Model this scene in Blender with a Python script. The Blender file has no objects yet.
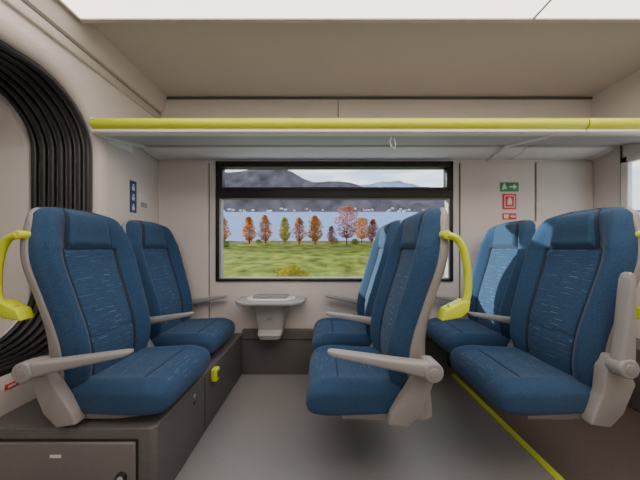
import bpy, bmesh, math, random
from mathutils import Vector, Matrix, noise
random.seed(7)
R = math.radians

# ---------------------------------------------------------------- materials
def new_mat(name):
    m = bpy.data.materials.new(name); m.use_nodes = True
    nt = m.node_tree
    return m, nt, nt.nodes["Principled BSDF"]

def mat(name, col, rough=0.5, metal=0.0, vary=0.0, vscale=20, bump=0.0, bscale=200, spec=0.5, coat=0.0):
    m, nt, b = new_mat(name)
    b.inputs["Base Color"].default_value = (*col, 1)
    b.inputs["Roughness"].default_value = rough
    b.inputs["Metallic"].default_value = metal
    b.inputs["Specular IOR Level"].default_value = spec
    b.inputs["Coat Weight"].default_value = coat
    tc = nt.nodes.new("ShaderNodeTexCoord")
    if vary > 0:
        n = nt.nodes.new("ShaderNodeTexNoise"); n.inputs["Scale"].default_value = vscale
        n.inputs["Detail"].default_value = 4
        r = nt.nodes.new("ShaderNodeValToRGB")
        r.color_ramp.elements[0].position = 0.3; r.color_ramp.elements[1].position = 0.7
        r.color_ramp.elements[0].color = (*[c*(1-vary) for c in col], 1)
        r.color_ramp.elements[1].color = (*[min(1, c*(1+vary)) for c in col], 1)
        nt.links.new(tc.outputs["Object"], n.inputs["Vector"])
        nt.links.new(n.outputs["Fac"], r.inputs["Fac"])
        nt.links.new(r.outputs["Color"], b.inputs["Base Color"])
    if bump > 0:
        n2 = nt.nodes.new("ShaderNodeTexNoise"); n2.inputs["Scale"].default_value = bscale
        bp = nt.nodes.new("ShaderNodeBump"); bp.inputs["Strength"].default_value = bump
        bp.inputs["Distance"].default_value = 0.002
        nt.links.new(tc.outputs["Object"], n2.inputs["Vector"])
        nt.links.new(n2.outputs["Fac"], bp.inputs["Height"])
        nt.links.new(bp.outputs["Normal"], b.inputs["Normal"])
    return m

def fabric(name, base, fleck, axis=None):
    m, nt, b = new_mat(name)
    b.inputs["Roughness"].default_value = 0.9
    b.inputs["Specular IOR Level"].default_value = 0.15
    b.inputs["Sheen Weight"].default_value = 0.10
    tc = nt.nodes.new("ShaderNodeTexCoord")
    n = nt.nodes.new("ShaderNodeTexNoise"); n.inputs["Scale"].default_value = 230; n.inputs["Detail"].default_value = 2
    nt.links.new(tc.outputs["Object"], n.inputs["Vector"])
    mx = nt.nodes.new("ShaderNodeMix"); mx.data_type = 'RGBA'
    mx.inputs[6].default_value = (*[c*0.40 for c in base], 1)
    mx.inputs[7].default_value = (*[c*1.60 for c in base], 1)
    nt.links.new(n.outputs["Fac"], mx.inputs[0])
    out = mx.outputs[2]
    if axis:
        # layers of short woven dashes running across the seat width (2-D cells in the fabric plane)
        sx = nt.nodes.new("ShaderNodeSeparateXYZ"); nt.links.new(tc.outputs["Object"], sx.inputs[0])
        cx = nt.nodes.new("ShaderNodeCombineXYZ")
        nt.links.new(sx.outputs["Y"], cx.inputs[0]); nt.links.new(sx.outputs[axis], cx.inputs[1])
        for sc, thr, str_ in (((14, 38), .065, 0.75), ((22, 75), .09, 0.25), ((34, 120), .16, 0.14)):
            mp = nt.nodes.new("ShaderNodeMapping"); mp.inputs["Scale"].default_value = (sc[0], sc[1], 1)
            mp.inputs["Rotation"].default_value = (0, 0, R(2))
            mp.inputs["Location"].default_value = (3.3*sc[0], 1.7*sc[1], 0)
            nt.links.new(cx.outputs[0], mp.inputs["Vector"])
            v = nt.nodes.new("ShaderNodeTexVoronoi"); v.voronoi_dimensions = '2D'; v.inputs["Scale"].default_value = 1.0
            v.inputs["Randomness"].default_value = .85
            nt.links.new(mp.outputs["Vector"], v.inputs["Vector"])
            sb = nt.nodes.new("ShaderNodeVectorMath"); sb.operation = 'SUBTRACT'
            nt.links.new(mp.outputs["Vector"], sb.inputs[0]); nt.links.new(v.outputs["Position"], sb.inputs[1])
            ab = nt.nodes.new("ShaderNodeVectorMath"); ab.operation = 'ABSOLUTE'; nt.links.new(sb.outputs[0], ab.inputs[0])
            ss = nt.nodes.new("ShaderNodeSeparateXYZ"); nt.links.new(ab.outputs[0], ss.inputs[0])
            lx = nt.nodes.new("ShaderNodeMath"); lx.operation = 'LESS_THAN'; lx.inputs[1].default_value = .30; nt.links.new(ss.outputs[0], lx.inputs[0])
            ly = nt.nodes.new("ShaderNodeMath"); ly.operation = 'LESS_THAN'; ly.inputs[1].default_value = thr; nt.links.new(ss.outputs[1], ly.inputs[0])
            lt = nt.nodes.new("ShaderNodeMath"); lt.operation = 'MULTIPLY'; nt.links.new(lx.outputs[0], lt.inputs[0]); nt.links.new(ly.outputs[0], lt.inputs[1])
            sp = nt.nodes.new("ShaderNodeSeparateColor"); nt.links.new(v.outputs["Color"], sp.inputs[0])
            pw = nt.nodes.new("ShaderNodeMath"); pw.operation = 'POWER'; pw.inputs[1].default_value = 3.0; nt.links.new(sp.outputs[1], pw.inputs[0])
            m1 = nt.nodes.new("ShaderNodeMath"); m1.operation = 'MULTIPLY'
            nt.links.new(lt.outputs[0], m1.inputs[0]); nt.links.new(pw.outputs[0], m1.inputs[1])
            m2 = nt.nodes.new("ShaderNodeMath"); m2.operation = 'MULTIPLY'; m2.inputs[1].default_value = str_
            nt.links.new(m1.outputs[0], m2.inputs[0])
            mx2 = nt.nodes.new("ShaderNodeMix"); mx2.data_type = 'RGBA'
            nt.links.new(m2.outputs[0], mx2.inputs[0])
            nt.links.new(out, mx2.inputs[6]); mx2.inputs[7].default_value = (*fleck, 1)
            out = mx2.outputs[2]
    nt.links.new(out, b.inputs["Base Color"])
    bp = nt.nodes.new("ShaderNodeBump"); bp.inputs["Strength"].default_value = 0.4; bp.inputs["Distance"].default_value = 0.001
    nt.links.new(n.outputs["Fac"], bp.inputs["Height"]); nt.links.new(bp.outputs["Normal"], b.inputs["Normal"])
    return m

def emis(name, col, s):
    m, nt, b = new_mat(name)
    b.inputs["Base Color"].default_value = (0.8, 0.8, 0.8, 1)
    b.inputs["Emission Color"].default_value = (*col, 1)
    b.inputs["Emission Strength"].default_value = s
    return m

FLK = (0.17, 0.25, 0.31)
BLUE = fabric("fabric_blue_backrest", (0.024, 0.064, 0.133), FLK, "Z")
BLUEC = fabric("fabric_blue_cushion", (0.024, 0.064, 0.133), FLK, "X")
BLUE2 = fabric("fabric_blue_bolster", (0.023, 0.062, 0.130), FLK)
BLUEH = fabric("fabric_blue_headrest", (0.025, 0.067, 0.133), FLK)
SEAM = mat("seam_thread", (0.007, 0.021, 0.048), 0.8)
SHELL = mat("seat_shell_plastic", (0.26, 0.256, 0.25), 0.45, vary=0.03)
ARM = mat("armrest_plastic", (0.27, 0.272, 0.275), 0.4)
YEL = mat("grip_yellow_plastic", (0.58, 0.70, 0.02), 0.35, coat=0.2)
WALL = mat("wall_laminate", (0.65, 0.625, 0.595), 0.5, vary=0.02, vscale=3)
CEIL = mat("ceiling_laminate", (0.55, 0.515, 0.47), 0.55, vary=0.02, vscale=3)
PORT = mat("portal_moulding", (0.60, 0.57, 0.535), 0.5)
SEAMD = mat("panel_gap_dark", (0.10, 0.095, 0.09), 0.7)
FLOOR = mat("floor_rubber", (0.225, 0.225, 0.227), 0.38, vary=0.14, vscale=160, bump=0.1)
BROWN = mat("vestibule_rubber", (0.085, 0.066, 0.056), 0.42, vary=0.25, vscale=120, bump=0.1)
PLAT = mat("platform_laminate", (0.10, 0.097, 0.096), 0.5, vary=0.08, vscale=60, bump=0.05)
PLATL = mat("platform_hatch", (0.14, 0.136, 0.134), 0.45, vary=0.05, vscale=60)
BLACK = mat("black_rubber", (0.008, 0.008, 0.009), 0.45)
RIB = mat("bellows_rubber", (0.012, 0.012, 0.014), 0.36)
RIBG = mat("bellows_fold", (0.30, 0.29, 0.275), 0.6)
DKGREY = mat("dark_grey_metal", (0.05, 0.05, 0.052), 0.4)
GREYP = mat("grey_plastic", (0.36, 0.36, 0.355), 0.4)
ALU = mat("brushed_aluminium", (0.62, 0.62, 0.62), 0.35, metal=0.6)
WHITE = mat("white_plastic", (0.70, 0.70, 0.685), 0.4)
SHELF = mat("rack_underside", (0.38, 0.38, 0.37), 0.35)
LAMP = emis("lamp_diffuser", (1.0, 0.845, 0.76), 3.4)
TUNNEL_FILL = emis("tunnel_fill_glow", (1.0, 0.95, 0.9), 1.5)  # glow for the added fill light in the gangway tunnel
RED = mat("sign_red", (0.65, 0.03, 0.03), 0.4)
GREEN = mat("sign_green", (0.01, 0.28, 0.10), 0.4)
SBLUE = mat("sign_blue", (0.02, 0.07, 0.20), 0.4)

def glass_mat():
    m = bpy.data.materials.new("window_glass"); m.use_nodes = True
    nt = m.node_tree; nt.nodes.clear()
    o = nt.nodes.new("ShaderNodeOutputMaterial"); mx = nt.nodes.new("ShaderNodeMixShader")
    t = nt.nodes.new("ShaderNodeBsdfTransparent"); g = nt.nodes.new("ShaderNodeBsdfGlossy")
    t.inputs["Color"].default_value = (0.95, 0.97, 0.96, 1); g.inputs["Roughness"].default_value = 0.02
    mx.inputs[0].default_value = 0.012
    nt.links.new(t.outputs[0], mx.inputs[1]); nt.links.new(g.outputs[0], mx.inputs[2])
    nt.links.new(mx.outputs[0], o.inputs["Surface"])
    return m
GLASS = glass_mat()

# ---------------------------------------------------------------- mesh builder
class B:
    def __init__(s): s.bm = bmesh.new(); s.mats = []
    def mi(s, m):
        if m not in s.mats: s.mats.append(m)
        return s.mats.index(m)
    def merge(s, tb, m):
        i = s.mi(m)
        for f in tb.faces: f.material_index = i
        me = bpy.data.meshes.new("tmp"); tb.to_mesh(me); tb.free()
        s.bm.from_mesh(me); bpy.data.meshes.remove(me)
    def box(s, lo, hi, m, bev=0.0, seg=3, rot=None):
        tb = bmesh.new(); bmesh.ops.create_cube(tb, size=1)
        c = [(a+b)/2 for a, b in zip(lo, hi)]; d = [abs(b-a) for a, b in zip(lo, hi)]
        bmesh.ops.scale(tb, vec=d, verts=tb.verts)
        if bev > 0:
            bmesh.ops.bevel(tb, geom=tb.edges[:], offset=min(bev, min(d)*0.49), segments=seg, affect='EDGES', profile=0.5)
        if rot is not None: bmesh.ops.transform(tb, matrix=rot.to_4x4(), verts=tb.verts)
        bmesh.ops.translate(tb, vec=c, verts=tb.verts)
        s.merge(tb, m)
    def prism(s, pts, axis, a, b, m, bev=0.0):
        tb = bmesh.new()
        def P(p, t):
            if axis == 'x': return (t, p[0], p[1])
            if axis == 'y': return (p[0], t, p[1])
            return (p[0], p[1], t)
        v0 = [tb.verts.new(P(p, a)) for p in pts]; v1 = [tb.verts.new(P(p, b)) for p in pts]
        n = len(pts)
        tb.faces.new(v0); tb.faces.new(v1[::-1])
        for i in range(n): tb.faces.new((v0[i], v1[i], v1[(i+1) % n], v0[(i+1) % n]))
        bmesh.ops.recalc_face_normals(tb, faces=tb.faces)
        if bev > 0: bmesh.ops.bevel(tb, geom=tb.edges[:], offset=bev, segments=3, affect='EDGES', profile=0.5)
        s.merge(tb, m)
    def cyl(s, p0, p1, r, m, seg=24, r2=None, bev=0.0):
        p0, p1 = Vector(p0), Vector(p1); d = p1-p0
        tb = bmesh.new()
        bmesh.ops.create_cone(tb, cap_ends=True, segments=seg, radius1=r, radius2=r if r2 is None else r2, depth=d.length)
        if bev > 0:
            es = [e for e in tb.edges if len(e.link_faces) == 2 and any(len(f.verts) > 4 for f in e.link_faces)]
            bmesh.ops.bevel(tb, geom=es, offset=bev, segments=3, affect='EDGES', profile=0.5)
        q = d.to_track_quat('Z', 'Y')
        bmesh.ops.transform(tb, matrix=Matrix.Translation((p0+p1)/2) @ q.to_matrix().to_4x4(), verts=tb.verts)
        s.merge(tb, m)
    def loft(s, rings, m, caps=True, closed=True, loop=False, mfn=None):
        tb = bmesh.new(); V = [[tb.verts.new(p) for p in r] for r in rings]
        n = len(rings[0]); k = len(rings)
        fm = []
        for i in range(k if loop else k-1):
            a, b = V[i], V[(i+1) % k]
            for j in range(n if closed else n-1):
                f = tb.faces.new((a[j], a[(j+1) % n], b[(j+1) % n], b[j]))
                if mfn: fm.append((f, mfn(i, j)))
        if caps and not loop and closed:
            tb.faces.new(V[0][::-1]); tb.faces.new(V[-1])
        if closed: bmesh.ops.recalc_face_normals(tb, faces=tb.faces)
        if mfn:
            base = s.mi(m)
            for f in tb.faces: f.material_index = base
            for f, mm in fm: f.material_index = s.mi(mm)
            me = bpy.data.meshes.new("tmp"); tb.to_mesh(me); tb.free()
            s.bm.from_mesh(me); bpy.data.meshes.remove(me)
        else: s.merge(tb, m)
    def tube(s, pts, r, m, seg=12, loop=False, flat=1.0):
        pts = [Vector(p) for p in pts]; n = len(pts); rings = []
        up = None
        for i, p in enumerate(pts):
            if loop: t = pts[(i+1) % n]-pts[i-1]
            else: t = pts[min(i+1, n-1)]-pts[max(i-1, 0)]
            t.normalize()
            if up is None:
                a = Vector((0, 0, 1)) if abs(t.z) < 0.9 else Vector((1, 0, 0))
                up = (a - t*a.dot(t)).normalized()
            else: up = (up - t*up.dot(t)).normalized()
            sd = t.cross(up)
            rr = r[i] if isinstance(r, (list, tuple)) else r
            rings.append([p + up*math.cos(a)*rr + sd*math.sin(a)*rr*flat for a in [2*math.pi*k/seg for k in range(seg)]])
        s.loft(rings, m, loop=loop)
    def obj(s, name, loc=(0, 0, 0), parent=None, smooth=35, rotz=0, matrix=None):
        me = bpy.data.meshes.new(name); s.bm.to_mesh(me); s.bm.free()
        for m in s.mats: me.materials.append(m)
        for p in me.polygons: p.use_smooth = True
        me.set_sharp_from_angle(angle=R(smooth))
        o = bpy.data.objects.new(name, me); bpy.context.scene.collection.objects.link(o)
        if parent: o.parent = parent
        if matrix is not None: o.matrix_world = matrix
        else: o.location = loc; o.rotation_euler = (0, 0, rotz)
        return o

def empty(name, loc, rotz=0):
    e = bpy.data.objects.new(name, None); e.empty_display_size = 0.1
    e.location = loc; e.rotation_euler = (0, 0, rotz)
    bpy.context.scene.collection.objects.link(e); return e

def smooth_interp(keys, z):
    if z <= keys[0][0]: return keys[0][1]
    if z >= keys[-1][0]: return keys[-1][1]
    for i in range(len(keys)-1):
        if keys[i][0] <= z <= keys[i+1][0]:
            p1, p2 = keys[i], keys[i+1]
            p0 = keys[i-1] if i > 0 else p1; p3 = keys[i+2] if i+2 < len(keys) else p2
            h = p2[0]-p1[0]; t = (z-p1[0])/h
            m1 = (p2[1]-p0[1])/(p2[0]-p0[0])*h; m2 = (p3[1]-p1[1])/(p3[0]-p1[0])*h
            return ((2*t**3-3*t**2+1)*p1[1]+(t**3-2*t**2+t)*m1+(-2*t**3+3*t**2)*p2[1]+(t**3-t**2)*m2)
def sst(a, b, x):
    t = max(0, min(1, (x-a)/(b-a))); return t*t*(3-2*t)

# ---------------------------------------------------------------- seat
HW = [(.30, .19), (.44, .208), (.60, .225), (.80, .236), (.98, .246), (1.08, .250), (1.16, .242), (1.22, .226), (1.28, .210), (1.315, .190), (1.335, .152), (1.345, .09)]
XC = [(.30, .02), (.46, .035), (.58, .045), (.72, .030), (.90, -.020), (1.05, -.065), (1.18, -.088), (1.28, -.098), (1.345, -.125)]
BO = [(.46, .02), (.60, .045), (.85, .050), (1.05, .055), (1.16, .045), (1.25, .025), (1.345, .0)]
ZS = .935
HZ = 1.13
def zz_(z): return z if z < .5 else .5+(z-.5)*ZS

def build_back(par):
    b = B(); nu = 60
    zs = [.47+(1.29-.47)*i/80 for i in range(81)] + [1.30, 1.312, 1.322, 1.331, 1.338, 1.343, 1.345]
    rings = []
    for z in zs:
        hw = smooth_interp(HW, z); xc = smooth_interp(XC, z); bo = smooth_interp(BO, z)
        r = []
        topf = sst(1.345, 1.31, z)
        for k in range(nu+1):
            u = -1+2*k/nu; a = abs(u)
            off = bo*sst(.52, .84, a) - .055*sst(.86, 1.0, a)**1.6
            if z < HZ: off -= .008*math.exp(-((a-.57)/.03)**2)
            else: off -= .010*math.exp(-((a-.50)/.03)**2)
            off -= .009*math.exp(-((z-HZ)/.007)**2)*(1 if a < .60 else 0)
            off -= .006*math.exp(-((z-.69)/.007)**2)*(1 if a < .57 else 0)
            if z > HZ: off += .020*sst(.53, .40, a)*sst(HZ, HZ+.04, z)*topf
            else: off += 0.004*math.cos(u*3)*1
            r.append((xc+off*(.3+.7*topf)-.03*(1-topf), u*hw, zz_(z)))
        th = .055
        for y in (.97, .6, .2, -.2, -.6, -.97):
            r.append((xc-th, y*hw, zz_(z)))
        rings.append(r)
    def mf(i, j):
        if j >= nu: return BLUE2
        a = abs(-1+2*(j+.5)/nu); z = (zs[i]+zs[min(i+1, len(zs)-1)])/2
        if z > HZ+.006:
            if a < .48: return BLUEH
            return SEAM if a < .52 else BLUE2
        if z > HZ-.006 and a < .60: return SEAM
        if a < .55: return BLUE
        return SEAM if a < .59 else BLUE2
    b.loft(rings, BLUE2, mfn=mf)
    b.obj("backrest_upholstery", parent=par, smooth=60)
    b = B(); rings = []
    zs = [.352+(1.29-.352)*i/40 for i in range(41)] + [1.31, 1.322, 1.330]
    for z in zs:
        hw = smooth_interp(HW, z)+.004; xc = smooth_interp(XC, z)
        t = .060+.060*sst(.9, .4, z)
        xf = xc-.034
        tt = sst(1.345, 1.27, z)*.5+.5
        Z = zz_(z)
        rings.append([(xf-.004, -hw+.010, Z), (xf-.008, -hw+.002, Z), (xf-.018, -hw, Z), (xf-t*.6*tt, -hw*.98, Z), (xf-t*.9*tt, -hw*.88, Z), (xf-t*1.03*tt, -hw*.5, Z), (xf-t*1.05*tt, 0, Z),
                      (xf-t*1.03*tt, hw*.5, Z), (xf-t*.9*tt, hw*.88, Z), (xf-t*.6*tt, hw*.98, Z), (xf-.018, hw, Z), (xf-.008, hw-.002, Z), (xf-.004, hw-.010, Z), (xf-.02, 0, Z)])
    b.loft(rings, SHELL)
    b.obj("backrest_shell", parent=par, smooth=50)

def build_cushion(par):
    b = B(); rings = []
    N = 48
    st = [(0.0, .205, .495, .40), (.02, .215, .502, .385), (.08, .228, .506, .378), (.16, .235, .508, .376), (.24, .240, .511, .376),
          (.30, .243, .514, .376), (.35, .243, .514, .376), (.38, .240, .510, .378), (.405, .235, .500, .382), (.422, .226, .485, .388), (.434, .212, .465, .398), (.440, .19, .448, .408)]
    keys = list(zip(*st)); xs = [i/60*.44 for i in range(61)] + [.437]
    xs = sorted(set(xs))
    for x in xs:
        hw = smooth_interp(list(zip(keys[0], keys[1])), x); zt = smooth_interp(list(zip(keys[0], keys[2])), x); zb = smooth_interp(list(zip(keys[0], keys[3])), x)
        cz = (zt+zb)/2; hh = (zt-zb)/2; r = []
        for k in range(N):
            a = 2*math.pi*(k+.5)/N; c, s_ = math.cos(a), math.sin(a)
            y = hw*abs(c)**.30*(1 if c > 0 else -1); z = cz+hh*abs(s_)**.45*(1 if s_ > 0 else -1)
            if s_ > 0:
                q = abs(y)/hw
                z += .012*sst(.45, .75, q)*sst(.98, .8, q)*sst(.44, .3, x) - .006*math.exp(-((q-.62)/.035)**2)
                z -= .007*math.exp(-((x-.30)/.007)**2)*(1 if q < .62 else 0)
            r.append((x, y, z))
        rings.append(r)
    def mf(i, j):
        y = (rings[i][j][1]+rings[i][(j+1) % N][1])/2
        if rings[i][j][2] < .42: return BLUE2
        q = abs(y)/.24
        if q > .60: return BLUE2
        if abs((xs[i]+xs[min(i+1, 60)])/2-.30) < .004: return SEAM
        return BLUEC
    b.loft(rings, BLUE2, mfn=mf)
    b.obj("cushion", parent=par, smooth=60)
    b = B(); rings = []
    for x, hw, zt, zb in [(-.085, .19, .46, .400), (-.05, .19, .44, .362), (0, .20, .40, .349), (.12, .205, .388, .349), (.22, .205, .388, .350), (.32, .20, .388, .362), (.37, .185, .388, .374)]:
        rings.append([(x, -hw+.02, zb), (x, -hw, zb+.012), (x, -hw-.006, zt), (x, hw+.006, zt), (x, hw, zb+.012), (x, hw-.02, zb)])
    b.loft(rings, SHELL)
    b.obj("seat_pan", parent=par, smooth=30)

def build_arm(par, y, up=False):
    b = B()
    hx, hz = (-.065, .61) if not up else (.0, .625)
    prof = [(-.0, .034, .026), (.05, .030, .026), (.12, .024, .026), (.22, .019, .026), (.32, .015, .025), (.385, .012, .023), (.41, .009, .018), (.418, .004, .009)]
    ang = R(9) if not up else R(92)
    ca, sa = math.cos(ang), math.sin(ang); rings = []
    for l, h, w in prof:
        r = []
        for k in range(16):
            a = 2*math.pi*(k+.5)/16
            yy = w*abs(math.cos(a))**.5*(1 if math.cos(a) > 0 else -1)
            zz = h*abs(math.sin(a))**.5*(1 if math.sin(a) > 0 else -1) + (.034-h)*.35
            l2 = l*.9 if up else l
            r.append((hx+l2*ca-zz*sa, y+yy, hz+l2*sa+zz*ca))
        rings.append(r)
    b.loft(rings, ARM)
    b.cyl((hx, y-.029, hz), (hx, y+.029, hz), .040, ARM, seg=32, bev=.008)
    b.cyl((hx, y-.031, hz), (hx, y+.031, hz), .020, SHELL, seg=24, bev=.003)
    s = 1 if y > 0 else -1
    ya, yb = sorted((y-s*.070, y-s*.020))
    b.prism([(hx-.03, hz+.03), (hx+.02, hz+.032), (hx+.04, hz-.02), (.03, .50) if not up else (.05, .50), (.085, .42), (.10, .375), (.02, .362), (-.035, .42), (-.085, .54)], 'y', ya, yb, SHELL, bev=.008)
    b.obj("armrest", parent=par)

def build_handle(par, side):
    y = side*.258
    b = B()
    key = [(-.140, 1.150), (-.180, 1.135), (-.208, 1.09), (-.224, 1.02), (-.228, .94), (-.222, .89), (-.20, .86), (-.15, .85)]
    pts = []
    for i in range(len(key)-1):
        p0 = key[max(i-1, 0)]; p1 = key[i]; p2 = key[i+1]; p3 = key[min(i+2, len(key)-1)]
        for t in (0, .25, .5, .75):
            q = [.5*((2*p1[k])+(-p0[k]+p2[k])*t+(2*p0[k]-5*p1[k]+4*p2[k]-p3[k])*t*t+(-p0[k]+3*p1[k]-3*p2[k]+p3[k])*t**3) for k in (0, 1)]
            pts.append((q[0], y, q[1]))
    pts.append((key[-1][0], y, key[-1][1]))
    b.tube(pts, .0145, YEL, seg=14)
    b.cyl((-.140, y-side*.04, 1.150), (-.140, y+side*.010, 1.150), .018, YEL, bev=.004)
    b.prism([(-.232, .885), (-.205, .882), (-.13, .845), (-.115, .80), (-.195, .812), (-.226, .84)], 'y', y-side*.04, y+side*.016, YEL, bev=.007)
    b.obj("grab_handle", parent=par)

def seat(X, yc, rot, aisle, near, arm_up=False, beam=False, socket=None):
    e = empty("train_seat", (X, yc, 0), rot)
    build_back(e); build_cushion(e)
    s = aisle
    if near:
        build_arm(e, s*.285, arm_up); build_handle(e, s)
    else:
        build_arm(e, s*.285); build_arm(e, -s*.275)
    b = B()
    z0 = .335 if beam else .346
    b.box((.02, -.17, z0), (.28, -.13, .36), SHELL, .003); b.box((.02, .13, z0), (.28, .17, .36), SHELL, .003)
    if socket:
        sx, sz = socket
        b.box((sx, s*.255, sz), (sx+.04, s*.31, sz+.08), YEL, .010)
        b.box((sx+.038, s*.268, sz+.02), (sx+.043, s*.297, sz+.06), DKGREY, .002)
        if beam: b.box((.20, s*.20, .352), (.36, s*.30, .372), DKGREY, .003)
    b.obj("mounting", parent=e)
    return e

YN, YF = 1.28, 1.855
seat(-1.105, YN, 0, -1, True)
seat(-1.16, YF, 0, -1, False, socket=(.462, .262))
seat(.365, YN, math.pi, 1, True, beam=True)
seat(.365, YF, math.pi, 1, False, beam=True)
seat(1.19, YN, math.pi, 1, True, arm_up=True, beam=True)
seat(1.26, YF, math.pi, 1, False, beam=True, socket=(.345, .305))
for X in (.26, 1.12):
    b = B(); b.box((X-.06, 1.16, .295), (X+.05, 2.15, .338), SHELL, .008)
    b.prism([(1.85, .30), (2.15, .30), (2.15, .08), (2.11, .08)], 'x', X-.05, X+.03, DKGREY, bev=.005)
    b.obj("seat_support_beam")

# ---------------------------------------------------------------- room
XL, XR, YW, YB, ZC = -1.44, 2.36, 2.20, -.62, 2.42
b = B(); b.box((-2.95, YB, -.06), (1.10, YW+.08, 0), FLOOR); b.obj("floor")
b = B(); b.box((1.14, YB, -.06), (XR+.06, YW+.08, 0), BROWN); b.obj("floor_vestibule")
b = B(); b.box((1.10, YB, -.06), (1.14, YW, .004), YEL, .001); b.obj("trim_floor_edge_strip")
b = B(); b.box((XL-.06, YB-.06, ZC), (XR+.06, YW+.08, ZC+.06), CEIL)
b.obj("ceiling")
WX0, WX1, WZ0, WZ1 = -.94, 1.14, .80, 1.85
b = B()
b.box((XL-.06, YW, 0), (WX0, YW+.08, ZC), WALL); b.box((WX1, YW, 0), (XR+.06, YW+.08, ZC), WALL)
b.box((WX0, YW, 0), (WX1, YW+.08, WZ0), WALL); b.box((WX0, YW, WZ1), (WX1, YW+.08, ZC), WALL)
b.obj("wall_window_side")
b = B(); b.box((XL-.06, YB-.06, 0), (XR+.06, YB, ZC), WALL); b.obj("wall_aisle_side")

b = B()
for x in (-1.0, 1.20, 1.86):
    b.box((x-.003, YW-.003, .38), (x+.003, YW+.001, 1.84), SEAMD)
b.box((.13, YW-.003, 1.95), (.136, YW+.001, ZC), SEAMD)
b.box((XL, YW-.012, ZC-.022), (XR, YW, ZC-.004), SEAMD)
b.obj("trim_panel_joints")
b = B()
b.box((1.205, YW-.012, .38), (1.855, YW, 1.84), WALL, .005)
b.box((1.865, YW-.02, .38), (XR-.002, YW, 1.84), WALL, .005)
b.box((XL+.002, YW-.012, .38), (-1.005, YW, 1.84), WALL, .005)
b.obj("trim_wall_panels")

b = B()
dy0, dy1, dz0, dz1 = 1.35, 1.97, 1.22, 1.80
b.box((XR, YB, 0), (XR+.06, dy0, ZC), WALL); b.box((XR, dy1, 0), (XR+.06, YW+.08, ZC), WALL)
b.box((XR, dy0, 0), (XR+.06, dy1, dz0), WALL); b.box((XR, dy0, dz1), (XR+.06, dy1, ZC), WALL)
b.obj("wall_right")
b = B()
for lo, hi in (((XR-.02, dy0, dz0), (XR+.02, dy0+.05, dz1)), ((XR-.02, dy1-.05, dz0), (XR+.02, dy1, dz1)), ((XR-.02, dy0, dz0), (XR+.02, dy1, dz0+.05)), ((XR-.02, dy0, dz1-.05), (XR+.02, dy1, dz1))):
    b.box(lo, hi, WHITE, .006)
b.box((XR+.028, dy0, dz0), (XR+.032, dy1, dz1), GLASS)
b.obj("window_2")
b = B()
b.box((XR-.012, YB+.002, 1.98), (XR-.001, YW-.002, 1.99), SEAMD); b.box((XR-.012, 1.97, .42), (XR-.001, 1.976, 1.98), SEAMD)
b.obj("trim_wall_right")
b = B(); b.box((2.10, 1.25, .0), (XR-.002, YW-.002, .42), PLAT, .01); b.obj("baseboard_right")

def rr(y0, y1, z0, z1, r, n=12):
    P = []
    for cy, cz, a0 in ((y1-r, z1-r, 0), (y0+r, z1-r, 90), (y0+r, z0+r, 180), (y1-r, z0+r, 270)):
        for k in range(n+1):
            a = R(a0+90*k/n); P.append((cy+r*math.cos(a), cz+r*math.sin(a)))
    return P
GY0, GY1, GZ0, GZ1, GR = .10, 1.62, .50, 2.06, .36
tb = bmesh.new()
outer = [(YB, 0), (YW, 0), (YW, ZC), (YB, ZC)]
inner = rr(GY0-.07, GY1+.07, GZ0-.07, GZ1+.07, GR+.07)
es = []
for loop in (outer, inner):
    vs = [tb.verts.new((XL, p[0], p[1])) for p in loop]
    es += [tb.edges.new((vs[i], vs[(i+1) % len(vs)])) for i in range(len(vs))]
bmesh.ops.triangle_fill(tb, edges=es, use_beauty=True)
b = B(); b.merge(tb, WALL)
rings = []
for k in range(9):
    a = R(90*k/8); o = .07*(1-math.sin(a)); x = XL-.05*(1-math.cos(a))
    rings.append([(x, p[0], p[1]) for p in rr(GY0-o, GY1+o, GZ0-o, GZ1+o, GR+o)])
b.loft(rings, PORT, caps=False)
b.obj("wall_left")
b = B()
for k in range(7):
    x = -1.515-.057*k
    b.tube([(x, p[0], p[1]) for p in rr(GY0+.008, GY1-.008, GZ0+.008, GZ1-.008, GR-.02)], .0175, RIB, seg=12, loop=True)
b.loft([[(x, p[0], p[1]) for p in rr(GY0-.008, GY1+.008, GZ0-.008, GZ1+.008, GR)] for x in (-1.49, -1.89)], RIBG, caps=False)
b.box((-1.87, .3, .0), (-1.52, 1.3, .48), DKGREY)
b.obj("gangway_bellows")
b = B()
b.loft([[(x, p[0], p[1]) for p in rr(GY0+g, GY1-g, GZ0+g*2, GZ1-g*4, GR-.10)] for x, g in ((-1.89, -.015), (-1.895, .01), (-1.91, .02), (-2.9, .02))], PORT, caps=False)
tb = bmesh.new(); tb.faces.new([tb.verts.new((-2.9, p[0], p[1])) for p in rr(GY0, GY1, GZ0, GZ1, GR)]); b.merge(tb, WALL)
b.box((-2.9, .3, 0), (-1.95, 1.3, .49), DKGREY)
b.obj("gangway_tunnel")
b = B(); b.box((-2.7, .5, 1.93), (-2.0, 1.0, 1.95), TUNNEL_FILL); b.obj("gangway_fill_light")  # added glowing box to brighten the tunnel, not a known fixture

b = B()
b.prism([(XL+.001, ZC-.001), (XL+.001, 2.27), (XL+.03, 2.28), (XL+.075, ZC-.001)], 'y', YB+.001, YW-.001, PORT)
b.box((XL+.001, YB+.001, 2.205), (XL+.02, YW-.001, 2.262), CEIL, .006)
b.box((XL+.001, YB+.001, 2.263), (XL+.012, YW-.001, 2.270), SEAMD)
b.obj("trim_cornice_left")

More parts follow.
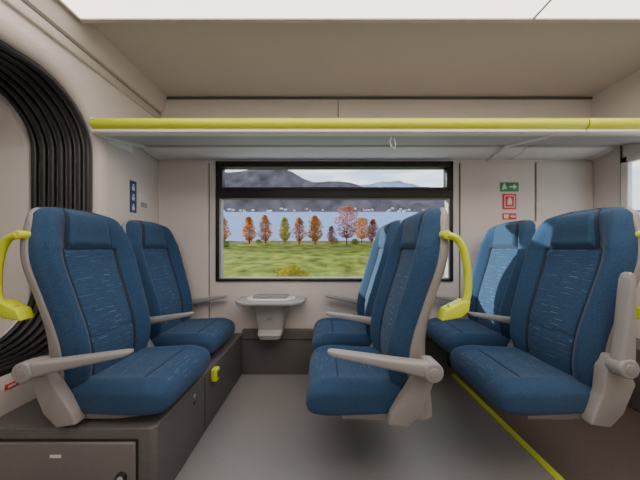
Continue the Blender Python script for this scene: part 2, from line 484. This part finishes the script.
b = B()
y1 = 1.42
b.box((XL+.09, -.40, 2.372), (XR-.01, y1-.03, 2.40), LAMP, .006)
b.obj("ceiling_lamp")
b = B()
b.prism([(y1-.03, 2.366), (y1, 2.372), (y1+.03, ZC-.001), (y1-.03, ZC-.001)], 'x', XL+.08, XR-.002, PORT)
b.box((XL+.08, -.40, 2.366), (XL+.092, y1, 2.40), PORT)
b.box((1.165, -.40, 2.366), (1.175, y1-.03, 2.373), GREYP)
b.obj("trim_lamp_frame")

# ---------------------------------------------------------------- heater panel / platform
b = B()
b.box((-.70, YW-.045, 0), (2.09, YW-.001, .385), PLAT, .006)
b.box((-.70, YW-.05, .30), (2.09, YW-.044, .306), BLACK)
b.obj("baseboard_window_side")

b = B()
PX1, PY0, PZ = -.70, 1.04, .345
b.prism([(XL+.001, PY0), (PX1-.02, PY0), (PX1, PY0+.02), (PX1, YW-.001), (XL+.001, YW-.001)], 'z', 0.0, PZ, PLAT, bev=.006)
b.box((XL+.01, PY0-.004, .02), (PX1-.068, PY0+.002, .302), BLACK)
b.box((XL+.018, PY0-.014, .03), (PX1-.075, PY0+.002, .294), PLATL, .008)
b.box((XL+.32, PY0-.0155, .235), (XL+.365, PY0-.013, .247), WHITE)
b.cyl((PX1-.125, PY0-.024, .155), (PX1-.125, PY0-.008, .155), .022, BLACK, bev=.003)
b.cyl((PX1-.125, PY0-.026, .155), (PX1-.125, PY0-.02, .155), .012, ALU)
b.cyl((PX1-.002, 1.36, .29), (PX1+.003, 1.36, .29), .010, ALU)
b.cyl((PX1-.002, 1.36, .25), (PX1+.003, 1.36, .25), .008, BLACK)
b.box((PX1-.001, 1.48, .02), (PX1+.002, 1.485, .33), BLACK)
b.obj("seat_platform")

# ---------------------------------------------------------------- window
b = B()
def frame(x0, x1, z0, z1, w, m, ya, yb, wt=None, wb=None):
    wt = wt or w; wb = wb or w
    b.box((x0, ya, z0), (x0+w, yb, z1), m, .006); b.box((x1-w, ya, z0), (x1, yb, z1), m, .006)
    b.box((x0, ya, z1-wt), (x1, yb, z1), m, .006); b.box((x0, ya, z0), (x1, yb, z0+wb), m, .006)
frame(WX0, WX1, WZ0, WZ1, .030, BLACK, YW-.018, YW+.075, wt=.05, wb=.02)
b.box((WX0, YW-.022, 1.525), (WX1, YW+.06, 1.61), BLACK, .008)
for x0, x1 in ((WX0+.03, WX0+.06), (WX1-.06, WX1-.03)):
    b.box((x0, YW-.02, 1.61), (x1, YW+.05, 1.80), BLACK, .006)
b.box((WX0+.06, YW-.012, 1.605), (WX1-.06, YW+.05, 1.625), DKGREY, .004)
b.box((WX0+.030, YW-.01, .82), (WX0+.045, YW+.05, 1.53), GREYP, .003)
b.box((WX1-.045, YW-.01, .82), (WX1-.030, YW+.05, 1.53), GREYP, .003)
b.box((WX0+.03, YW-.01, .815), (WX1-.03, YW+.05, .832), GREYP, .003)
b.box((WX0+.03, YW+.05, .81), (WX1-.03, YW+.054, 1.81), GLASS)
b.obj("window_1")

# ---------------------------------------------------------------- luggage rack
b = B()
RY, RZ = 1.56, 1.865
XS = 1.63
for x0, x1 in ((XL+.012, XS-.004), (XS+.004, XR-.002)):
    b.cyl((x0, RY, RZ), (x1, RY, RZ), .036, YEL, seg=28, bev=.004)
    b.prism([(RY-.012, RZ-.034), (RY-.018, RZ-.052), (RY+.0, RZ-.062), (RY+.05, RZ-.052), (RY+.08, RZ-.03), (RY+.03, RZ-.01)], 'x', x0, x1, WHITE)
    b.prism([(RY+.05, RZ-.052), (1.99, 1.905), (1.99, 1.925), (RY+.05, RZ-.030)], 'x', x0, x1, SHELF)
    b.box((x0, 1.97, 1.895), (x1, 2.0, 1.93), GREYP, .003)
    b.prism([(1.995, 1.925), (2.0, 1.90), (2.05, 1.875), (2.15, 1.862), (YW-.001, 1.866), (YW-.001, 1.925)], 'x', x0, x1, WHITE)
b.cyl((XS-.005, RY, RZ), (XS+.005, RY, RZ), .030, DKGREY)
for x in (XL+.012, XS-.20):
    b.prism([(RY-.01, RZ-.056), (RY+.06, RZ-.062), (1.95, 1.88), (2.05, 1.855), (YW-.001, 1.855), (YW-.001, 1.95), (1.8, 1.95), (RY+.05, RZ-.03)], 'x', x, x+.022, WHITE, bev=.003)
b.prism([(RY-.02, RZ-.045), (RY-.02, RZ+.035), (RY+.15, RZ+.10), (RY+.32, RZ+.08), (RY+.32, RZ-.06), (RY+.15, RZ-.06)], 'x', XL+.001, XL+.012, WHITE, bev=.003)
b.tube([(.44, RY+.03, RZ-.055), (.425, RY+.03, RZ-.09), (.435, RY+.03, RZ-.125), (.455, RY+.03, RZ-.14), (.462, RY+.03, RZ-.11), (.45, RY+.03, RZ-.055)], .003, WHITE, seg=6)
b.obj("luggage_rack")

# ---------------------------------------------------------------- table
b = B()
TX, TZ = -.435, .665
def outline(hw, d, r, yback):
    P = [(TX-hw, yback), (TX-hw, yback-d*.35)]
    for k in range(9):
        a = R(180+90*k/8); P.append((TX-hw+r+r*math.cos(a)*1, yback-d+d*.55+d*.55*math.sin(a)))
    for k in range(9):
        a = R(270+90*k/8); P.append((TX+hw-r+r*math.cos(a), yback-d+d*.55+d*.55*math.sin(a)))
    P += [(TX+hw, yback-d*.35), (TX+hw, yback)]
    return P
b.prism(outline(.285, .26, .12, YW-.002), 'z', TZ-.022, TZ, GREYP, bev=.006)
b.prism(outline(.20, .18, .10, YW-.03), 'z', TZ, TZ+.012, WHITE, bev=.004)
b.box((TX-.14, YW-.15, TZ+.012), (TX+.14, YW-.04, TZ+.03), SHELL, .008)
rings = []
for z, hw, d in ((TZ-.02, .22, .20), (.62, .175, .18), (.57, .13, .165), (.50, .118, .155), (.42, .105, .145), (.385, .10, .14), (.35, .085, .13)):
    yb = YW-.05 if z < .39 else YW-.002
    r = .03
    rings.append([(TX-hw, yb, z), (TX-hw, yb-d+r, z), (TX-hw+r*.3, yb-d+r*.3, z), (TX-hw+r, yb-d, z), (TX+hw-r, yb-d, z), (TX+hw-r*.3, yb-d+r*.3, z), (TX+hw, yb-d+r, z), (TX+hw, yb, z)])
b.loft(rings, GREYP)
b.box((TX-.02, YW-.165, .505), (TX+.02, YW-.150, .535), SHELL, .004)
b.obj("window_table")

# ---------------------------------------------------------------- signs
b = B()
x = XL+.001
b.box((x, 1.86, 1.36), (x+.004, 1.925, 1.60), SBLUE, .001)
for zc in (1.55, 1.475, 1.40):
    b.cyl((x+.004, 1.892, zc+.018), (x+.0055, 1.892, zc+.018), .008, WHITE, seg=12)
    b.box((x+.004, 1.880, zc-.022), (x+.0055, 1.904, zc+.008), WHITE)
b.obj("priority_seat_sign")
b = B()
b.box((x, 1.95, 1.40), (x+.006, 2.05, 1.53), WHITE, .003)
b.box((x+.006, 1.965, 1.415), (x+.007, 2.035, 1.455), GREYP)
b.obj("information_sign")
b = B(); y = YW-.012
b.box((1.55, y-.004, 1.585), (1.71, y-.0001, 1.665), GREEN, .001)
b.cyl((1.585, y-.0055, 1.648), (1.585, y-.004, 1.648), .008, WHITE, seg=12)
b.prism([(1.565, 1.60), (1.575, 1.60), (1.588, 1.615), (1.60, 1.602), (1.607, 1.61), (1.594, 1.64), (1.572, 1.64)], 'y', y-.0055, y-.004, WHITE)
b.box((1.63, y-.0055, 1.62), (1.67, y-.004, 1.632), WHITE)
b.prism([(1.665, 1.605), (1.695, 1.626), (1.665, 1.647)], 'y', y-.0055, y-.004, WHITE)
b.obj("emergency_exit_sign")
b = B()
b.box((1.57, y-.004, 1.43), (1.69, y-.0001, 1.565), RED, .001)
b.box((1.585, y-.005, 1.445), (1.675, y-.004, 1.55), WHITE); b.box((1.592, y-.006, 1.452), (1.668, y-.005, 1.543), RED)
b.prism([(1.61, 1.47), (1.65, 1.47), (1.65, 1.50), (1.64, 1.53), (1.62, 1.53), (1.61, 1.50)], 'y', y-.007, y-.006, WHITE)
b.obj("fire_extinguisher_sign")
b = B()
b.box((1.57, y-.004, 1.34), (1.69, y-.0001, 1.395), RED, .001)
b.box((1.58, y-.005, 1.35), (1.62, y-.004, 1.385), WHITE); b.box((1.64, y-.005, 1.36), (1.68, y-.004, 1.375), WHITE)
b.obj("fire_alarm_sign")
b = B(); b.box((XL+.001, 1.13, .45), (XL+.004, 1.18, .475), RED, .001); b.box((XL+.004, 1.14, .457), (XL+.005, 1.17, .468), WHITE)
b.obj("warning_sign")

# ---------------------------------------------------------------- outside (train stands on canted track)
M = Matrix.Translation((0, 0, 1.1)) @ Matrix.Rotation(math.atan(37/250), 4, 'X')
def out(name, b, x, d, h, s=1, rz=0):
    return b.obj(name, matrix=M @ Matrix.Translation((x, d, h)) @ Matrix.Rotation(rz, 4, 'Z') @ Matrix.Scale(s, 4), smooth=80)
GRASS = mat("autumn_grass", (0.19, 0.20, 0.025), 0.95, vary=0.65, vscale=.6, spec=.1)
LAKE = mat("lake_water", (0.20, 0.28, 0.46), 0.7, vary=0.10, vscale=.02, spec=.2)
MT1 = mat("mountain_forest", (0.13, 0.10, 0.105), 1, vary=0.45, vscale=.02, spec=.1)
MT2 = mat("mountain_far_hazed", (0.28, 0.34, 0.47), 1, vary=0.25, vscale=.006, spec=.1)  # distance haze is put into this colour: paler and bluer
PATH = mat("shore_stone", (0.5, 0.47, 0.42), .9, vary=.2, vscale=1)
BARK = mat("bark", (0.08, 0.055, 0.04), .9)
def leafmat(name, col):
    m = mat(name, col, .9, vary=.4, vscale=1.5, spec=.1)
    nt = m.node_tree; b = nt.nodes["Principled BSDF"]
    o = nt.nodes["Material Output"]; tr = nt.nodes.new("ShaderNodeBsdfTranslucent"); tr.inputs["Color"].default_value = (*[min(1, c*1.3) for c in col], 1)
    mx = nt.nodes.new("ShaderNodeMixShader"); mx.inputs[0].default_value = .45
    nt.links.new(b.outputs[0], mx.inputs[1]); nt.links.new(tr.outputs[0], mx.inputs[2]); nt.links.new(mx.outputs[0], o.inputs["Surface"])
    return m
L_OR = leafmat("leaves_orange", (0.48, 0.20, 0.03))
L_RD = leafmat("leaves_russet", (0.38, 0.14, 0.07))
L_GR = leafmat("leaves_green", (0.12, 0.18, 0.03))
L_YE = leafmat("leaves_yellow", (0.40, 0.33, 0.04))

def grid(name, x0, x1, d0, d1, h, m, nx, ny, amp, fr):
    b = B(); tb = bmesh.new()
    V = [[tb.verts.new((x0+(x1-x0)*i/nx, d0+(d1-d0)*j/ny, amp*noise.noise(Vector((x0+(x1-x0)*i/nx, d0+(d1-d0)*j/ny, 0))*fr))) for i in range(nx+1)] for j in range(ny+1)]
    for j in range(ny):
        for i in range(nx): tb.faces.new((V[j][i], V[j][i+1], V[j+1][i+1], V[j+1][i]))
    b.merge(tb, m); return out(name, b, 0, 0, h)
grid("field", -90, 110, 7, 49, -6.0, GRASS, 100, 40, .35, .25)
grid("lake", -1500, 1700, 49, 975, -7.0, LAKE, 4, 4, 0, 1)
b = B(); b.box((-90, 46.5, -.5), (110, 47.2, .35), PATH); out("shore_wall", b, 0, 0, -6)

def mountain(name, x0, x1, d, peaks, m, base=-8, depth=400, rough=20):
    b = B(); tb = bmesh.new(); nx, ny = 200, 36; V = []
    for j in range(ny+1):
        row = []
        for i in range(nx+1):
            x = x0+(x1-x0)*i/nx; t = j/ny
            hh = sum(p[1]*math.exp(-((x-p[0])/p[2])**2) for p in peaks)
            hh += rough*noise.fractal(Vector((x*.006, t*3, d)), 1.0, 2.0, 6)
            prof = math.sin(min(1, t*1.25)*math.pi/2)**.9 if t < .8 else math.cos((t-.8)/.2*math.pi/2)
            row.append(tb.verts.new((x, t*depth, max(0, hh*prof))))
        V.append(row)
    for j in range(ny):
        for i in range(nx): tb.faces.new((V[j][i], V[j][i+1], V[j+1][i+1], V[j+1][i]))
    b.merge(tb, m); return out(name, b, 0, d, base)
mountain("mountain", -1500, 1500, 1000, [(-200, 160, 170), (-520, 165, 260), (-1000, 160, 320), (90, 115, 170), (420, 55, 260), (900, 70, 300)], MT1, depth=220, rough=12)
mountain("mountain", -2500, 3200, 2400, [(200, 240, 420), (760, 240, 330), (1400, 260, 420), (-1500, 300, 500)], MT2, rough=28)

HOUSEW = mat("house_white", (.7, .68, .65), .8); ROOF = mat("roof_tile", (.30, .12, .08), .8)
b = B()
for i in range(60):
    x = random.uniform(-700, 800); h = random.uniform(0, 12); s = random.uniform(3, 6)
    b.box((x-s, -3, h-2), (x+s, 3, h+s*.7), HOUSEW)
    b.prism([(x-s*1.1, h+s*.7), (x+s*1.1, h+s*.7), (x, h+s*1.3)], 'y', -4, 4, ROOF)
out("lakeside_village", b, 0, 985, -6)

def tree_mesh(kind, leaf, sd):
    random.seed(sd)
    b = B()
    b.tube([(0, 0, 0), (0.005, 0, .3), (0, .01, .6), (0, 0, .9)], [.022, .016, .010, .004], BARK, seg=7)
    for k in range(16):
        z = .22+.62*k/16; a = k*2.4; r = (.20*(1-z)+.05) if kind == 'cone' else .28
        b.tube([(0, 0, z), (math.cos(a)*r*.5, math.sin(a)*r*.5, z+.06), (math.cos(a)*r, math.sin(a)*r, z+.14)], [.006, .004, .002], BARK, seg=5)
    tb = bmesh.new()
    n = 1500 if kind == 'cone' else 1900
    for _ in range(n):
        while True:
            z = random.uniform(.12, 1.0)
            if kind == 'cone': rm = .26*(math.sin(min(1, (z-.08)/.35)*math.pi/2))*(1.03-z)**.5
            else: rm = .40*math.sqrt(max(0, 1-((z-.6)/.42)**2))
            if rm > .01: break
        a = random.uniform(0, 6.283)
        r = rm*random.random()**.5*(1+.7*noise.noise(Vector((math.cos(a)*2.2+sd, math.sin(a)*2.2, z*7))))
        c = Vector((r*math.cos(a), r*math.sin(a), z)); s = random.uniform(.012, .030)
        u = Vector((random.gauss(0, 1), random.gauss(0, 1), random.gauss(0, 1))).normalized(); v = u.orthogonal().normalized()
        tb.faces.new([tb.verts.new(c+u*s), tb.verts.new(c+v*s), tb.verts.new(c-u*s), tb.verts.new(c-v*s)])
    b.merge(tb, leaf)
    o = b.obj("tree_src"); me = o.data; bpy.data.objects.remove(o); return me
cones = [tree_mesh('cone', L_OR, 1), tree_mesh('cone', L_OR, 2), tree_mesh('cone', L_RD, 3), tree_mesh('cone', L_YE, 4)]
rounds = [tree_mesh('round', L_RD, 5), tree_mesh('round', L_GR, 6), tree_mesh('round', L_YE, 7), tree_mesh('round', L_OR, 8)]
random.seed(11)
def place(me, name, x, d, h, s, w=1.0):
    o = bpy.data.objects.new(name, me); bpy.context.scene.collection.objects.link(o)
    o.matrix_world = M @ Matrix.Translation((x, d, h)) @ Matrix.Rotation(random.uniform(0, 6), 4, 'Z') @ Matrix.Diagonal((s*w, s*w, s, 1))
def px(p, d): return (p-323)*d/250
for p, s, k in ((222, 5.0, 0), (249, 4.8, 1), (266, 5.1, 0), (284, 4.7, 3), (300, 4.7, 1), (316, 5.0, 0), (331, 3.2, 2), (374, 4.4, 2), (205, 5, 0), (188, 5, 3), (170, 5, 1)):
    place(cones[k], "poplar_tree", px(p, 44)+random.uniform(-.2, .2), 44, -6.0, s, random.uniform(1.05, 1.35))
place(rounds[0], "maple_tree", px(347, 43), 43, -6.0, 6.6, .80)
place(rounds[3], "maple_tree", px(362, 45), 45, -6.0, 4.6, .85)
place(rounds[0], "maple_tree", px(436, 36), 36, -6.0, 6.2, .9)
place(rounds[1], "maple_tree", px(418, 40), 40, -6.0, 4.6)
place(rounds[3], "maple_tree", px(455, 33), 33, -6.0, 6.2)
place(rounds[2], "maple_tree", px(500, 30), 30, -6.0, 6.2)
for p, d, s, k in ((225, 41, 1.2, 1), (258, 45, 1.0, 1), (335, 45, 1.2, 1), (355, 44, 1.2, 1), (395, 40, 1.3, 1), (405, 38, 1.6, 2), (290, 19.5, 1.9, 2), (299, 18.8, 1.6, 2), (283, 20.5, 1.4, 1)):
    place(rounds[k], "shrub", px(p, d), d, -6.25, s, 1.5)
b = B()
b.box((-2.2, -1.5, 0), (2.2, 1.5, 1.2), HOUSEW); b.prism([(-2.5, 1.2), (2.5, 1.2), (0, 2.2)], 'y', -1.8, 1.8, ROOF)
b.box((-.4, -1.52, 0), (.4, -1.5, .9), BARK); b.box((1.0, -1.52, .5), (1.7, -1.5, .95), BARK)
out("boathouse", b, px(387, 43), 43, -5.9)

# ---------------------------------------------------------------- world, sun
w = bpy.data.worlds.new("World"); bpy.context.scene.world = w; w.use_nodes = True
nt = w.node_tree; bg = nt.nodes["Background"]
tc = nt.nodes.new("ShaderNodeTexCoord"); sp = nt.nodes.new("ShaderNodeSeparateXYZ")
nt.links.new(tc.outputs["Generated"], sp.inputs[0])
cr = nt.nodes.new("ShaderNodeValToRGB")
cr.color_ramp.elements[0].position = 0.1; cr.color_ramp.elements[0].color = (0.75, 0.84, 0.97, 1)
cr.color_ramp.elements[1].position = 0.5; cr.color_ramp.elements[1].color = (0.25, 0.48, 0.90, 1)
nt.links.new(sp.outputs["Z"], cr.inputs["Fac"])
mp = nt.nodes.new("ShaderNodeMapping"); mp.inputs["Scale"].default_value = (2, 2, 9)
nt.links.new(tc.outputs["Generated"], mp.inputs["Vector"])
nz = nt.nodes.new("ShaderNodeTexNoise"); nz.inputs["Scale"].default_value = 3; nz.inputs["Detail"].default_value = 6
nt.links.new(mp.outputs["Vector"], nz.inputs["Vector"])
r2 = nt.nodes.new("ShaderNodeValToRGB"); r2.color_ramp.elements[0].position = .45; r2.color_ramp.elements[1].position = .62
nt.links.new(nz.outputs["Fac"], r2.inputs["Fac"])
mx = nt.nodes.new("ShaderNodeMix"); mx.data_type = 'RGBA'; mx.inputs[7].default_value = (1, 1, 1, 1)
nt.links.new(r2.outputs["Color"], mx.inputs[0]); nt.links.new(cr.outputs["Color"], mx.inputs[6])
nt.links.new(mx.outputs[2], bg.inputs["Color"]); bg.inputs["Strength"].default_value = 2.2

sun = bpy.data.lights.new("sun", 'SUN'); sun.energy = 10.0; sun.angle = R(.6); sun.color = (1, .95, .86)
so = bpy.data.objects.new("sun", sun); bpy.context.scene.collection.objects.link(so)
so.rotation_euler = Vector((1, -.40, -.27)).to_track_quat('-Z', 'Y').to_euler()

# ---------------------------------------------------------------- camera
cam = bpy.data.cameras.new("camera"); co = bpy.data.objects.new("camera", cam)
bpy.context.scene.collection.objects.link(co); bpy.context.scene.camera = co
co.location = (0, 0, 1.1); co.rotation_euler = (R(90), 0, 0)
cam.sensor_width = 36; cam.lens = 36*250/640; cam.shift_y = 7/640; cam.shift_x = -3/640
cam.clip_start = .01; cam.clip_end = 6000
